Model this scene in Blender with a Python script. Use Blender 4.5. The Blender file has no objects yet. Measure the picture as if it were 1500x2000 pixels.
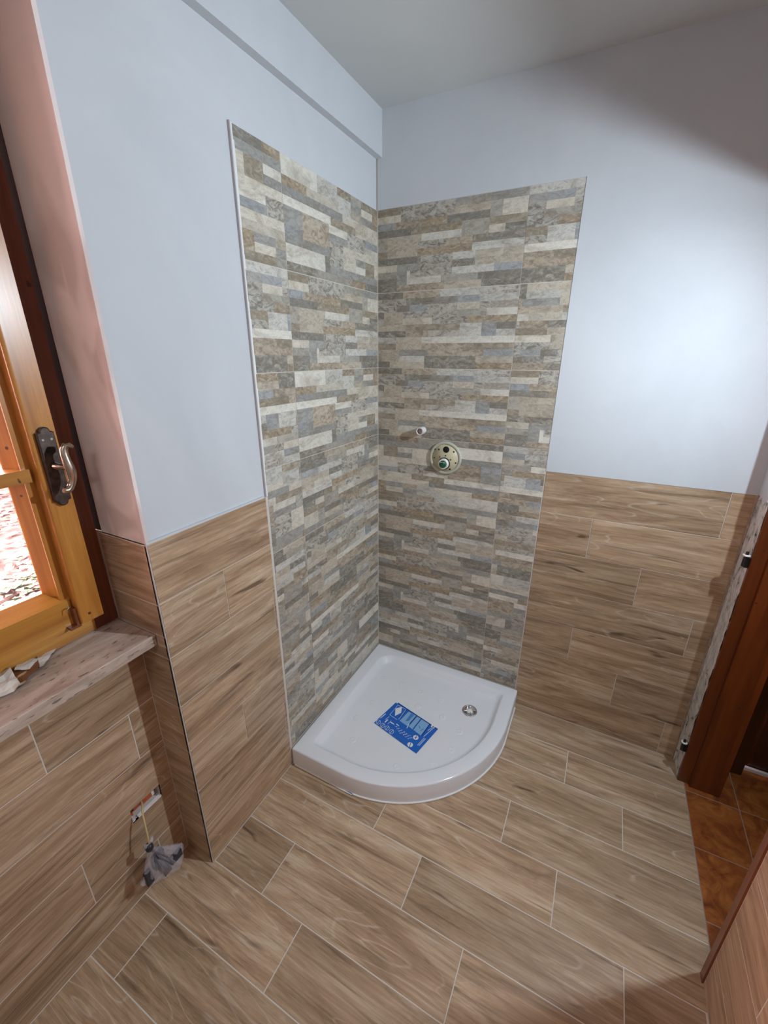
import bpy, bmesh, math, random
from mathutils import Vector, Matrix, noise
R = math.radians
random.seed(7)
sc = bpy.context.scene
COL = sc.collection

# ------------------------------------------------------------------ camera
cam = bpy.data.objects.new('camera', bpy.data.cameras.new('camera'))
COL.objects.link(cam)
cam.location = (0.9627, -1.8002, 1.657)
cam.rotation_euler = (1.2159, -0.0030, 0.4774)
cam.data.sensor_fit = 'VERTICAL'
cam.data.sensor_height = 24.0
cam.data.lens = 24.0 * 826.02 / 2000.0
cam.data.clip_start = 0.02
cam.data.clip_end = 200
sc.camera = cam

# ------------------------------------------------------------------ world, lights, exposure
w = bpy.data.worlds.new('sky'); sc.world = w; w.use_nodes = True
bg = w.node_tree.nodes['Background']
bg.inputs[0].default_value = (1.0, 0.60, 0.575, 1)      # light under autumn trees
bg.inputs[1].default_value = 33.0

def add_light(name, kind, loc, energy, color, target=None, **kw):
    d = bpy.data.lights.new(name, kind); d.energy = energy; d.color = color
    for k, v in kw.items(): setattr(d, k, v)
    o = bpy.data.objects.new(name, d); COL.objects.link(o); o.location = loc
    if target is not None:
        o.rotation_euler = (Vector(target) - Vector(loc)).to_track_quat('-Z', 'Y').to_euler()
    return o
# the lamp of the hallway, just outside the door opening
add_light('hallway_lamp', 'SPOT', (1.655, -0.64, 1.92), 81, (0.80, 0.935, 1.05), (0.655, -0.78, 1.46),
          spot_size=R(179), spot_blend=1.0, shadow_soft_size=0.018)
# added soft fill light behind the camera, lifts the floor and the shadows
add_light('room_fill', 'AREA', (0.75, -2.9, 2.45), 8.0, (1.0, 0.96, 0.93), (0.75, -2.9, 0), shape='DISK', size=0.5)
por = add_light('window_portal', 'AREA', (-0.40, -1.60, 1.60), 1, (1, 1, 1), (1, -1.60, 1.60), shape='RECTANGLE', size=0.72)
por.data.size_y = 1.3
por.data.cycles.is_portal = True

sc.view_settings.view_transform = 'Standard'
sc.view_settings.look = 'None'
sc.view_settings.exposure = 0.08
sc.view_settings.gamma = 1.0
sc.view_settings.use_curve_mapping = False
sc.render.engine = 'CYCLES'
sc.cycles.use_denoising = True
sc.cycles.max_bounces = 10
sc.cycles.diffuse_bounces = 6
sc.cycles.transparent_max_bounces = 16
sc.cycles.sample_clamp_indirect = 6

# ------------------------------------------------------------------ materials
class NT:
    def __init__(s, name, rough=0.5, spec=0.5):
        s.m = bpy.data.materials.new(name); s.m.use_nodes = True
        s.t = s.m.node_tree; s.n = s.t.nodes; s.l = s.t.links
        s.b = s.n['Principled BSDF']; s.b.inputs['Roughness'].default_value = rough
        s.b.inputs['Specular IOR Level'].default_value = spec
    def new(s, typ, **kw):
        x = s.n.new(typ)
        for k, v in kw.items(): setattr(x, k, v)
        return x
    def link(s, a, b): s.l.new(a, b)
    def math(s, op, a, b=None, c=None):
        x = s.new('ShaderNodeMath', operation=op)
        for i, v in enumerate((a, b, c)):
            if v is None: continue
            if isinstance(v, (int, float)): x.inputs[i].default_value = v
            else: s.link(v, x.inputs[i])
        return x.outputs[0]
    def mix(s, f, a, b, mode='MIX'):
        x = s.new('ShaderNodeMix', data_type='RGBA', blend_type=mode)
        for i, v in ((0, f), (6, a), (7, b)):
            if isinstance(v, (int, float)): x.inputs[i].default_value = v
            elif isinstance(v, tuple): x.inputs[i].default_value = (*v[:3], 1)
            else: s.link(v, x.inputs[i])
        return x.outputs[2]
    def coord(s, scale=(1, 1, 1), rnd=0.0, off=None, kind='Object', rot=(0, 0, 0)):
        tc = s.new('ShaderNodeTexCoord').outputs[kind]
        mp = s.new('ShaderNodeMapping'); mp.inputs['Scale'].default_value = scale
        mp.inputs['Rotation'].default_value = rot
        v = tc
        if rnd:
            oi = s.new('ShaderNodeObjectInfo')
            cb = s.new('ShaderNodeCombineXYZ')
            s.link(s.math('MULTIPLY', oi.outputs['Random'], rnd), cb.inputs[0])
            s.link(s.math('MULTIPLY', oi.outputs['Random'], rnd * 0.73), cb.inputs[1])
            s.link(s.math('MULTIPLY', oi.outputs['Random'], rnd * 1.31), cb.inputs[2])
            ad = s.new('ShaderNodeVectorMath', operation='ADD')
            s.link(v, ad.inputs[0]); s.link(cb.outputs[0], ad.inputs[1]); v = ad.outputs[0]
        if off:
            at = s.new('ShaderNodeAttribute', attribute_name=off)
            ad = s.new('ShaderNodeVectorMath', operation='ADD')
            s.link(v, ad.inputs[0]); s.link(at.outputs['Vector'], ad.inputs[1]); v = ad.outputs[0]
        s.link(v, mp.inputs[0])
        return mp.outputs[0]
    def noise(s, vec, scale, detail=4, rough=0.55, dist=0.0):
        x = s.new('ShaderNodeTexNoise'); s.link(vec, x.inputs['Vector'])
        x.inputs['Scale'].default_value = scale; x.inputs['Detail'].default_value = detail
        x.inputs['Roughness'].default_value = rough; x.inputs['Distortion'].default_value = dist
        return x.outputs['Fac']
    def ramp(s, fac, stops):
        x = s.new('ShaderNodeValToRGB'); s.link(fac, x.inputs[0])
        cr = x.color_ramp
        while len(cr.elements) < len(stops): cr.elements.new(0.5)
        for e, (p, c) in zip(cr.elements, stops):
            e.position = p; e.color = (c, c, c, 1) if isinstance(c, (int, float)) else (*c, 1)
        return x.outputs[0]
    def bump(s, h, strength=0.3, dist=0.002):
        x = s.new('ShaderNodeBump'); s.link(h, x.inputs['Height'])
        x.inputs['Strength'].default_value = strength; x.inputs['Distance'].default_value = dist
        s.link(x.outputs[0], s.b.inputs['Normal'])
    def color(s, c):
        if isinstance(c, tuple): s.b.inputs['Base Color'].default_value = (*c, 1)
        else: s.link(c, s.b.inputs['Base Color'])
        return s

def plain(name, c, rough=0.5, metal=0.0, spec=0.5, var=0.0, vs=30.0, bump=0.0):
    t = NT(name, rough, spec); t.b.inputs['Metallic'].default_value = metal
    if var or bump:
        n = t.noise(t.coord(), vs, 5)
        if var:
            a = tuple(x * (1 - var) for x in c); b = tuple(min(1, x * (1 + var)) for x in c)
            t.color(t.ramp(n, [(0.3, a), (0.7, b)]))
        else: t.color(c)
        if bump: t.bump(n, bump, 0.003)
    else: t.color(c)
    return t.m

def wood_look_tile():
    t = NT('wood_look_porcelain', 0.42, 0.4)
    v = t.coord((1, 1, 1), rnd=41.0)
    def mapped(sx, sy, sz):
        mp = t.new('ShaderNodeMapping'); mp.inputs['Scale'].default_value = (sx, sy, sz)
        t.link(v, mp.inputs[0]); return mp.outputs[0]
    vl = mapped(1.0, 7.0, 7.0)
    warp = t.noise(mapped(3, 12, 12), 1.0, 3)
    big = t.noise(vl, 2.3, 7, 0.70, 0.7)
    fine = t.noise(mapped(4.0, 150.0, 150.0), 1.0, 4, 0.7)
    c = t.ramp(big, [(0.30, (0.228, 0.144, 0.084)), (0.44, (0.373, 0.250, 0.153)), (0.56, (0.470, 0.337, 0.219)), (0.70, (0.581, 0.461, 0.339))])
    # growth rings: pale thin contour lines around a slow noise field
    ring = t.noise(mapped(1.3, 6.5, 6.5), 1.15, 2, 0.45, 0.35)
    saw = t.math('FRACT', t.math('ADD', t.math('MULTIPLY', ring, 13.0), t.math('MULTIPLY', warp, 0.6)))
    line = t.ramp(saw, [(0.0, 0.0), (0.42, 0.0), (0.5, 1.0), (0.58, 0.0)])
    zone = t.ramp(t.noise(mapped(1.1, 4.0, 4.0), 1.6, 2), [(0.50, 0.0), (0.62, 0.55)])
    c = t.mix(t.math('MULTIPLY', line, zone), c, (0.62, 0.52, 0.41))
    # dark streaks and knots
    st = t.ramp(t.noise(mapped(2.2, 46.0, 46.0), 1.2, 5, 0.66, 0.5), [(0.54, 0.0), (0.70, 0.70)])
    c = t.mix(st, c, (0.145, 0.088, 0.05))
    kn = t.ramp(t.noise(mapped(6.0, 26.0, 26.0), 0.9, 2, 0.5, 0.5), [(0.67, 0.0), (0.76, 0.85)])
    c = t.mix(kn, c, (0.10, 0.06, 0.035))
    c = t.mix(0.7, c, t.ramp(fine, [(0.3, 0.36), (0.7, 0.66)]), 'OVERLAY')
    oi = t.new('ShaderNodeObjectInfo')
    br = t.math('ADD', t.math('MULTIPLY', oi.outputs['Random'], 0.24), 0.87)
    hsv = t.new('ShaderNodeHueSaturation'); t.link(br, hsv.inputs['Value']); t.link(c, hsv.inputs['Color'])
    t.color(hsv.outputs[0])
    t.bump(fine, 0.12, 0.001)
    return t.m

def stone_look_tile():
    t = NT('stone_look_porcelain', 0.5, 0.35)
    at = t.new('ShaderNodeAttribute', attribute_name='Col')
    v = t.coord((1, 1, 1), off='off')
    def mapped(sx, sy, sz):
        mp = t.new('ShaderNodeMapping'); mp.inputs['Scale'].default_value = (sx, sy, sz)
        t.link(v, mp.inputs[0]); return mp.outputs[0]
    cloud = t.noise(mapped(9, 14, 9), 1.0, 5, 0.6, 1.2)
    vein = t.noise(mapped(26, 46, 26), 1.0, 6, 0.7, 1.6)
    fine = t.noise(mapped(160, 220, 160), 1.0, 3, 0.6)
    c = at.outputs['Color']
    c = t.mix(t.ramp(cloud, [(0.48, 0.0), (0.72, 0.55)]), c, (0.235, 0.18, 0.115))
    c = t.mix(t.ramp(cloud, [(0.22, 0.5), (0.42, 0.0)]), c, (0.26, 0.275, 0.27))
    amt = t.math('ADD', t.math('MULTIPLY', at.outputs['Alpha'], 0.62), 0.10)
    dk = t.math('MULTIPLY', t.ramp(vein, [(0.40, 1.0), (0.52, 0.0)]), amt)
    lt = t.math('MULTIPLY', t.ramp(vein, [(0.54, 0.0), (0.66, 1.0)]), amt)
    c = t.mix(dk, c, (0.13, 0.11, 0.085))
    c = t.mix(lt, c, (0.56, 0.52, 0.44))
    c = t.mix(0.35, c, t.ramp(fine, [(0.3, 0.38), (0.7, 0.62)]), 'OVERLAY')
    t.color(c)
    t.bump(t.math('ADD', vein, t.math('MULTIPLY', fine, 0.4)), 0.25, 0.0015)
    return t.m

def plaster(name, a, b, scale=1.6, bump=0.08, rough=0.85):
    t = NT(name, rough, 0.2)
    v = t.coord()
    n = t.noise(v, scale, 5, 0.55, 0.8)
    n2 = t.noise(v, 90, 3)
    t.color(t.ramp(n, [(0.3, a), (0.7, b)]))
    t.bump(t.math('ADD', n, t.math('MULTIPLY', n2, 0.12)), bump, 0.01)
    return t.m

def reveal_plaster():
    t = NT('patched_reveal_plaster', 0.85, 0.2)
    v = t.coord((1, 1, 0.6))
    n = t.noise(v, 4.5, 2, 0.5, 0.6)
    c = t.mix(t.ramp(n, [(0.46, 0.0), (0.50, 1.0)]), (0.80, 0.71, 0.68), (0.64, 0.55, 0.52))
    w2 = t.noise(t.coord((1, 1, 0.12)), 22, 3, 0.5, 0.6)
    c = t.mix(t.ramp(w2, [(0.56, 0.0), (0.66, 0.5)]), c, (0.84, 0.72, 0.66))
    t.color(c); t.bump(n, 0.1, 0.004)
    return t.m

def timber(name, a, b, axis='z', rough=0.32, chips=True):
    t = NT(name, rough, 0.5)
    s = {'x': (1.2, 22, 22), 'y': (22, 1.2, 22), 'z': (22, 22, 1.2)}[axis]
    v = t.coord(s, rnd=13.0)
    n = t.noise(v, 1.0, 5, 0.6, 1.0)
    n2 = t.noise(t.coord(tuple(q * 7 for q in s), rnd=13.0), 1.0, 3)
    c = t.ramp(n, [(0.28, a), (0.72, b)])
    c = t.mix(0.35, c, t.ramp(n2, [(0.3, 0.35), (0.7, 0.62)]), 'OVERLAY')
    if chips:
        ch = t.ramp(t.noise(t.coord(), 75, 2), [(0.80, 0.0), (0.82, 1.0)])
        c = t.mix(ch, c, (0.75, 0.70, 0.62))
        kn = t.ramp(t.noise(t.coord((1, 1, 1), rnd=5.0), 38, 1), [(0.765, 0.0), (0.79, 0.9)])
        c = t.mix(kn, c, (0.04, 0.02, 0.012))
    t.color(c); t.bump(n2, 0.08, 0.001)
    t.b.inputs['Coat Weight'].default_value = 0.25; t.b.inputs['Coat Roughness'].default_value = 0.25
    return t.m

def rough_strip():
    t = NT('broken_mortar', 0.95, 0.1)
    v = t.coord()
    n = t.noise(t.coord((1, 1, .6)), 42, 3, 0.55, 0.5)
    c = t.ramp(n, [(0.29, (0.05, 0.045, 0.04)), (0.34, (0.38, 0.36, 0.34)), (0.45, (0.62, 0.61, 0.59)), (0.7, (0.76, 0.75, 0.73))])
    t.color(c); t.bump(n, 0.9, 0.02)
    return t.m

def sill_stone():
    t = NT('travertine_sill', 0.45, 0.4)
    n = t.noise(t.coord((14, 3, 14)), 2.0, 5, 0.6, 0.8)
    c = t.ramp(n, [(0.3, (0.30, 0.22, 0.17)), (0.5, (0.46, 0.37, 0.30)), (0.7, (0.58, 0.49, 0.41))])
    pit = t.ramp(t.noise(t.coord((24, 9, 50)), 3.2, 4), [(0.60, 0.0), (0.66, 0.85)])
    c = t.mix(pit, c, (0.13, 0.10, 0.08))
    t.color(c); t.bump(t.math('SUBTRACT', n, pit), 0.25, 0.002)
    return t.m

def terracotta():
    t = NT('mottled_terracotta', 0.30, 0.5)
    n = t.noise(t.coord((1, 1, 1), rnd=9.0), 13, 5, 0.65, 1.4)
    c = t.ramp(n, [(0.28, (0.12, 0.028, 0.009)), (0.48, (0.27, 0.078, 0.018)), (0.70, (0.42, 0.155, 0.034))])
    t.color(c); t.bump(n, 0.06, 0.002)
    return t.m

def glass():
    m = bpy.data.materials.new('window_glass'); m.use_nodes = True
    n = m.node_tree.nodes; l = m.node_tree.links
    out = n['Material Output']; n.remove(n['Principled BSDF'])
    tr = n.new('ShaderNodeBsdfTransparent'); tr.inputs[0].default_value = (0.95, 0.95, 0.95, 1)
    gl = n.new('ShaderNodeBsdfGlossy'); gl.inputs['Roughness'].default_value = 0.02
    fr = n.new('ShaderNodeFresnel'); fr.inputs[0].default_value = 1.45
    mx = n.new('ShaderNodeMixShader')
    l.new(fr.outputs[0], mx.inputs[0]); l.new(tr.outputs[0], mx.inputs[1]); l.new(gl.outputs[0], mx.inputs[2])
    l.new(mx.outputs[0], out.inputs[0])
    return m

def bag_plastic():
    m = bpy.data.materials.new('clear_plastic_film'); m.use_nodes = True
    n = m.node_tree.nodes; l = m.node_tree.links
    p = n['Principled BSDF']; out = n['Material Output']
    p.inputs['Base Color'].default_value = (0.72, 0.72, 0.80, 1); p.inputs['Roughness'].default_value = 0.12
    p.inputs['Specular IOR Level'].default_value = 1.0
    tr = n.new('ShaderNodeBsdfTransparent'); tr.inputs[0].default_value = (0.93, 0.93, 0.96, 1)
    mx = n.new('ShaderNodeMixShader'); mx.inputs[0].default_value = 0.32
    l.new(tr.outputs[0], mx.inputs[1]); l.new(p.outputs[0], mx.inputs[2]); l.new(mx.outputs[0], out.inputs[0])
    return m

M = dict(
    wood=wood_look_tile(), stone=stone_look_tile(),
    grout=plain('pale_grout', (0.62, 0.57, 0.51), 0.9),
    hgrout=plain('hall_grout', (0.36, 0.25, 0.20), 0.9),
    white=plaster('white_plaster', (0.535, 0.56, 0.585), (0.615, 0.64, 0.66)),
    ceil=plaster('ceiling_paint', (0.56, 0.58, 0.575), (0.63, 0.65, 0.64), 1.0, 0.05),
    reveal=reveal_plaster(),
    honey=timber('honey_varnished_pine', (0.33, 0.125, 0.020), (0.52, 0.235, 0.045)),
    honey_y=timber('honey_varnished_rail', (0.33, 0.125, 0.020), (0.52, 0.25, 0.045), 'y'),
    brown=timber('dark_varnished_pine', (0.105, 0.026, 0.010), (0.20, 0.058, 0.020)),  # darker wood than the sash; the window frame's shade is also in this colour
    jamb=timber('orange_brown_jamb', (0.085, 0.020, 0.006), (0.19, 0.046, 0.009)),
    dark=timber('dark_stained_boards', (0.045, 0.013, 0.006), (0.085, 0.026, 0.010), chips=False),
    mortar=rough_strip(), sill=sill_stone(), terra=terracotta(), glass=glass(), bag=bag_plastic(),
    acryl=plain('white_acrylic', (0.76, 0.78, 0.81), 0.14, spec=0.5),
    chrome=plain('chrome', (0.72, 0.72, 0.73), 0.16, 1.0),
    bronze=plain('aged_bronze', (0.085, 0.065, 0.055), 0.38, 0.8, var=0.4, vs=90),
    brass=plain('worn_nickel', (0.42, 0.37, 0.30), 0.26, 1.0, var=0.25, vs=60),
    steel=plain('bare_steel', (0.5, 0.5, 0.5), 0.3, 1.0),
    iron=plain('black_iron', (0.02, 0.018, 0.016), 0.5, 0.3),
    void=plain('cavity_shade_black', (0.006, 0.005, 0.005), 0.9),  # near-black puts the shade of holes and gaps into the colour
    plate=plain('cream_plastic', (0.56, 0.50, 0.33), 0.45),
    rim=plain('greyish_plastic_rim', (0.47, 0.47, 0.38), 0.5),
    green=plain('green_plastic', (0.012, 0.085, 0.04), 0.3, var=0.4, vs=140),
    wplast=plain('white_plastic', (0.75, 0.75, 0.73), 0.35),
    pink=plain('pink_plastic', (0.75, 0.42, 0.42), 0.4),
    silic=plain('white_silicone', (0.78, 0.78, 0.77), 0.4),
    trim=plain('mauve_grey_profile', (0.50, 0.475, 0.48), 0.5),
    blue=plain('blue_film', (0.012, 0.125, 0.50), 0.35),
    blue2=plain('dark_blue_ink', (0.006, 0.035, 0.20), 0.35),
    pale=plain('pale_blue_ink', (0.22, 0.42, 0.68), 0.35),
    ink=plain('white_ink', (0.72, 0.76, 0.82), 0.4),
    brick=plain('orange_hollow_brick', (0.42, 0.10, 0.035), 0.9, var=0.3, vs=60, bump=0.4),
    cable=plain('yellowish_cable', (0.50, 0.40, 0.20), 0.45),
    device=plain('dark_electric_part', (0.02, 0.02, 0.03), 0.35),
    paper=plain('crumpled_white_wrapper', (0.62, 0.58, 0.52), 0.4, var=0.12, vs=40),
    kraft=plain('brown_wrapper', (0.20, 0.085, 0.04), 0.3),
    foil=plain('silver_foil', (0.85, 0.84, 0.83), 0.12, 1.0),
    leafa=plain('dry_leaf_rust', (0.085, 0.058, 0.055), 0.7), leafb=plain('dry_leaf_pale', (0.24, 0.20, 0.195), 0.7),
    leafc=plain('dry_leaf_dark', (0.035, 0.027, 0.026), 0.7),
    soil=plain('leafy_soil', (0.06, 0.048, 0.045), 0.95, var=0.5, vs=9, bump=0.5),
    grass=plain('ground_ivy', (0.05, 0.115, 0.07), 0.7, var=0.4, vs=20),
    rock=plain('weathered_wall_stone', (0.055, 0.056, 0.058), 0.95, var=0.45, vs=12, bump=0.8),
    concrete=plain('pale_concrete', (0.24, 0.23, 0.225), 0.9, var=0.25, vs=6, bump=0.3),
    fence=plain('orange_stained_fence', (0.16, 0.065, 0.045), 0.7),
    bark=plain('tree_bark', (0.05, 0.042, 0.04), 0.95, var=0.4, vs=30, bump=0.7),
)

# ------------------------------------------------------------------ mesh helpers
class MB:
    def __init__(s): s.v = []; s.f = []; s.mi = []; s.cur = 0; s.sm = []
    def add(s, vs, fs, smooth=False):
        o = len(s.v); s.v += [tuple(p) for p in vs]
        for f in fs: s.f.append([o + i for i in f]); s.mi.append(s.cur); s.sm.append(smooth)
    def box(s, x0, x1, y0, y1, z0, z1):
        x0, x1 = sorted((x0, x1)); y0, y1 = sorted((y0, y1)); z0, z1 = sorted((z0, z1))
        s.add([(x0,y0,z0),(x1,y0,z0),(x1,y1,z0),(x0,y1,z0),(x0,y0,z1),(x1,y0,z1),(x1,y1,z1),(x0,y1,z1)],
              [(0,3,2,1),(4,5,6,7),(0,1,5,4),(1,2,6,5),(2,3,7,6),(3,0,4,7)])
        return s
    def cbox(s, x0, x1, y0, y1, z0, z1, c):
        """box whose top (z1) edges are chamfered by c"""
        s.add([(x0,y0,z0),(x1,y0,z0),(x1,y1,z0),(x0,y1,z0),
               (x0,y0,z1-c),(x1,y0,z1-c),(x1,y1,z1-c),(x0,y1,z1-c),
               (x0+c,y0+c,z1),(x1-c,y0+c,z1),(x1-c,y1-c,z1),(x0+c,y1-c,z1)],
              [(0,3,2,1),(8,9,10,11),(0,1,5,4),(1,2,6,5),(2,3,7,6),(3,0,4,7),(4,5,9,8),(5,6,10,9),(6,7,11,10),(7,4,8,11)])
        return s
    def tube(s, pts, r, seg=8, caps=True):
        pts = [Vector(p) for p in pts]; n = len(pts)
        rr = r if isinstance(r, (list, tuple)) else [r] * n
        t0 = (pts[1] - pts[0]).normalized()
        up = Vector((0, 0, 1)) if abs(t0.z) < 0.9 else Vector((1, 0, 0))
        nx = t0.cross(up).normalized(); vs = []
        for i, p in enumerate(pts):
            t = (pts[min(i+1, n-1)] - pts[max(i-1, 0)]).normalized()
            nx = (nx - t * nx.dot(t)).normalized(); ny = t.cross(nx)
            for k in range(seg):
                a = 2 * math.pi * k / seg
                vs.append(p + (nx * math.cos(a) + ny * math.sin(a)) * rr[i])
        fs = [(i*seg+k, i*seg+(k+1) % seg, (i+1)*seg+(k+1) % seg, (i+1)*seg+k) for i in range(n-1) for k in range(seg)]
        s.add(vs, fs, True)
        if caps:
            s.add(vs[:seg], [tuple(range(seg))[::-1]]); s.add(vs[-seg:], [tuple(range(seg))])
        return s
    def lathe(s, prof, seg=32, mat=None, smooth=True):
        """prof: (radius, height) pairs; axis = local z; mat maps to place"""
        mat = mat or Matrix(); vs = []
        for r, h in prof:
            for k in range(seg):
                a = 2 * math.pi * k / seg
                vs.append(mat @ Vector((r * math.cos(a), r * math.sin(a), h)))
        fs = [(i*seg+k, i*seg+(k+1) % seg, (i+1)*seg+(k+1) % seg, (i+1)*seg+k) for i in range(len(prof)-1) for k in range(seg)]
        s.add(vs, fs, smooth); return s
    def mesh(s, name, mats):
        me = bpy.data.meshes.new(name); me.from_pydata(s.v, [], s.f)
        for m in (mats if isinstance(mats, (list, tuple)) else [mats]): me.materials.append(m)
        me.polygons.foreach_set('material_index', s.mi); me.polygons.foreach_set('use_smooth', s.sm)
        me.update(); return me
    def build(s, name, mats, parent=None, loc=(0, 0, 0), rot=None):
        return link(name, s.mesh(name, mats), parent, loc, rot)

def link(name, me, parent=None, loc=(0, 0, 0), rot=None):
    o = bpy.data.objects.new(name, me); COL.objects.link(o)
    o.location = loc
    if rot is not None: o.rotation_euler = rot.to_euler() if isinstance(rot, Matrix) else rot
    if parent is not None: o.parent = parent; 
    return o
def struct(o, label=None):
    o['kind'] = 'structure'
    if label: o['label'] = label
    return o
def thing(name, label, cat, loc=(0, 0, 0), group=None):
    o = bpy.data.objects.new(name, None); COL.objects.link(o); o.location = loc; o.empty_display_size = 0.05
    o['label'] = label; o['category'] = cat
    if group: o['group'] = group
    return o

ROT = {  # plank frames: local x = length, y = width, z = out of the wall
    'floor': Matrix.Identity(3),
    'back': Matrix(((1, 0, 0), (0, 0, -1), (0, 1, 0))),
    'left': Matrix(((0, 0, 1), (1, 0, 0), (0, 1, 0))),
    'right': Matrix(((0, 0, -1), (-1, 0, 0), (0, 1, 0))),
    'rear': Matrix(((-1, 0, 0), (0, 0, 1), (0, 1, 0))),
}
G = 0.0012      # half of a joint
TH = 0.008
def plank(parent, frame, origin, u0, u1, v0, v1, hole=None, name='wood_tile'):
    """tile from (u0,v0) to (u1,v1) in a surface whose origin/axes are given; face lies on the surface"""
    rot = ROT[frame]
    uc, vc = (u0 + u1) / 2, (v0 + v1) / 2
    a, b = (u1 - u0) / 2 - G, (v1 - v0) / 2 - G
    if a < 0.003 or b < 0.003: return None
    mb = MB()
    rects = [(-a, a, -b, b)]
    if hole:
        h0, h1, k0, k1 = hole[0] - uc, hole[1] - uc, hole[2] - vc, hole[3] - vc
        if h0 < a and h1 > -a and k0 < b and k1 > -b:
            rects = []
            if k0 > -b: rects.append((-a, a, -b, k0))
            if k1 < b: rects.append((-a, a, k1, b))
            lo, hi = max(k0, -b), min(k1, b)
            if h0 > -a: rects.append((-a, h0, lo, hi))
            if h1 < a: rects.append((h1, a, lo, hi))
    for r in rects:
        if len(rects) == 1: mb.cbox(*r, -TH, 0, 0.0007)
        else: mb.box(*r, -TH, 0)
    loc = Vector(origin) + rot @ Vector((uc, vc, 0))
    return mb.build(name, M['wood'], parent, loc, rot)

# ------------------------------------------------------------------ setting: floor
ZT = 1.214            # top of the wainscot tiles
ROW = 0.1735
CZ = 2.534
floor = struct(MB().box(-0.16, 1.4935, -3.3, 0.03, -0.06, -0.0004).build('floor', M['grout']), 'bathroom floor of beige wood-look tiles laid in staggered rows')
fl_joint = {0: [.43, 1.05 - .41], 1: [.43, 1.055], 2: [.645, 1.267], 3: [.245, .873], 4: [.440, 1.066], 5: [.010, .636, 1.266],
            6: [.213, .842], 7: [.379, 1.0], 8: [-.016, .61, 1.235], 9: [.2, .82, 1.44], 10: [.4, 1.02], 11: [0, .62, 1.24],
            12: [.2, .83], 13: [.41, 1.03], 14: [.0, .62, 1.24], 15: [.2, .82], 16: [.4, 1.02], 17: [.0, .62, 1.24], 18: [.2, .82]}
for i in range(19):
    y1, y0 = -i * ROW, -(i + 1) * ROW
    yy0, yy1 = max(y0, -3.3), min(y1, 0.0)
    xs0 = 0.0 if i < 7 else -0.127
    segs = [(xs0, yy0, yy1)]
    xs = [xs0] + [x for x in fl_joint[i] if x > xs0 + 0.02] + [1.4945]
    for a, b in zip(xs[:-1], xs[1:]):
        if b == 1.4945 and (yy1 > -0.10 or yy0 < -0.80):
            # the row only passes the threshold inside the door opening
            if yy1 < -0.79: b = 1.462
        plank(floor, 'floor', (0, 0, 0), a, b, yy0, yy1)

hall = struct(MB().box(1.4945, 3.1, -2.4, 0.6, -0.06, -0.0015).build('floor_hall', M['hgrout']), 'hallway floor of orange-brown mottled terracotta tiles')
def terra_tile(x0, x1, y0, y1):
    MB().cbox(x0 + .0015, x1 - .0015, y0 + .0015, y1 - .0015, -0.012, 0.0, 0.001).build('terracotta_tile', M['terra'], hall)
ys = [0.094 - 0.24 * 0 + 0.48, 0.334, 0.094, -0.147, -0.386, -0.627, -0.867, -1.107, -1.35, -1.59, -1.83, -2.07, -2.31]
xs = [1.4955, 1.673, 1.913, 2.153, 2.393, 2.633, 2.873, 3.1]
for y1, y0 in zip(ys[:-1], ys[1:]):
    for x0, x1 in zip(xs[:-1], xs[1:]):
        yb, ya = y1, y0
        off = 0.0
        # under the wall beside the door only the part in the opening shows
        if x0 < 1.5 and y1 < -0.80: x0 = 1.60
        terra_tile(x0, x1, ya, yb)

# ------------------------------------------------------------------ setting: ceiling
cb = MB(); cb.add([(-0.4, 0.12, CZ), (3.2, 0.12, CZ - 0.022), (3.2, -3.45, CZ - 0.022), (-0.4, -3.45, CZ),
                   (-0.4, 0.12, CZ + .12), (3.2, 0.12, CZ + .12), (3.2, -3.45, CZ + .12), (-0.4, -3.45, CZ + .12)],
                  [(0, 1, 2, 3), (7, 6, 5, 4), (0, 4, 5, 1), (1, 5, 6, 2), (2, 6, 7, 3), (3, 7, 4, 0)])
struct(cb.build('ceiling', M['ceil']), 'off-white painted ceiling')

# ------------------------------------------------------------------ setting: back wall (y = 0)
wback = struct(MB().box(-0.1, 1.5, 0.0015, 0.11, -0.05, CZ + .02).build('wall_back', M['grout']), 'wall with the mixer, stone-look tiles beside wood-look tiles')
MB().box(0, 1.47, -0.0006, 0.0014, 2.209, CZ + .01).box(0.7795, 1.47, -0.0006, 0.0014, ZT, 2.209).build('plaster', [M['white']], wback)
# ------------------------------------------------------------------ setting: left wall (x = 0)
wleft = struct(MB().box(-0.36, -0.0068, -1.2135, 0.11, -0.05, CZ + .02).box(-0.0068, -0.0015, -1.2195, 0, 0, ZT).box(-0.0068, -0.0015, -0.787, 0, ZT, 2.209).build('wall_left', M['grout']), 'wall between the window and the shower corner')
MB().box(-0.0068, -0.0062, -1.222, 0, ZT, CZ + .01).build('plaster', [M['white']], wleft)
# thin plaster lip over the wood tiles
MB().box(-0.0062, 0.0006, -1.2215, -0.801, ZT - 0.002, ZT + 0.004).build('plaster_lip', [M['white']], wleft)
# soffit strip under the ceiling
struct(MB().box(-0.0066, 0.021, -3.3, 0.0, 2.381, CZ + .01).build('trim_1', M['white']), 'flat white plaster band along the top of the left wall')

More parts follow.
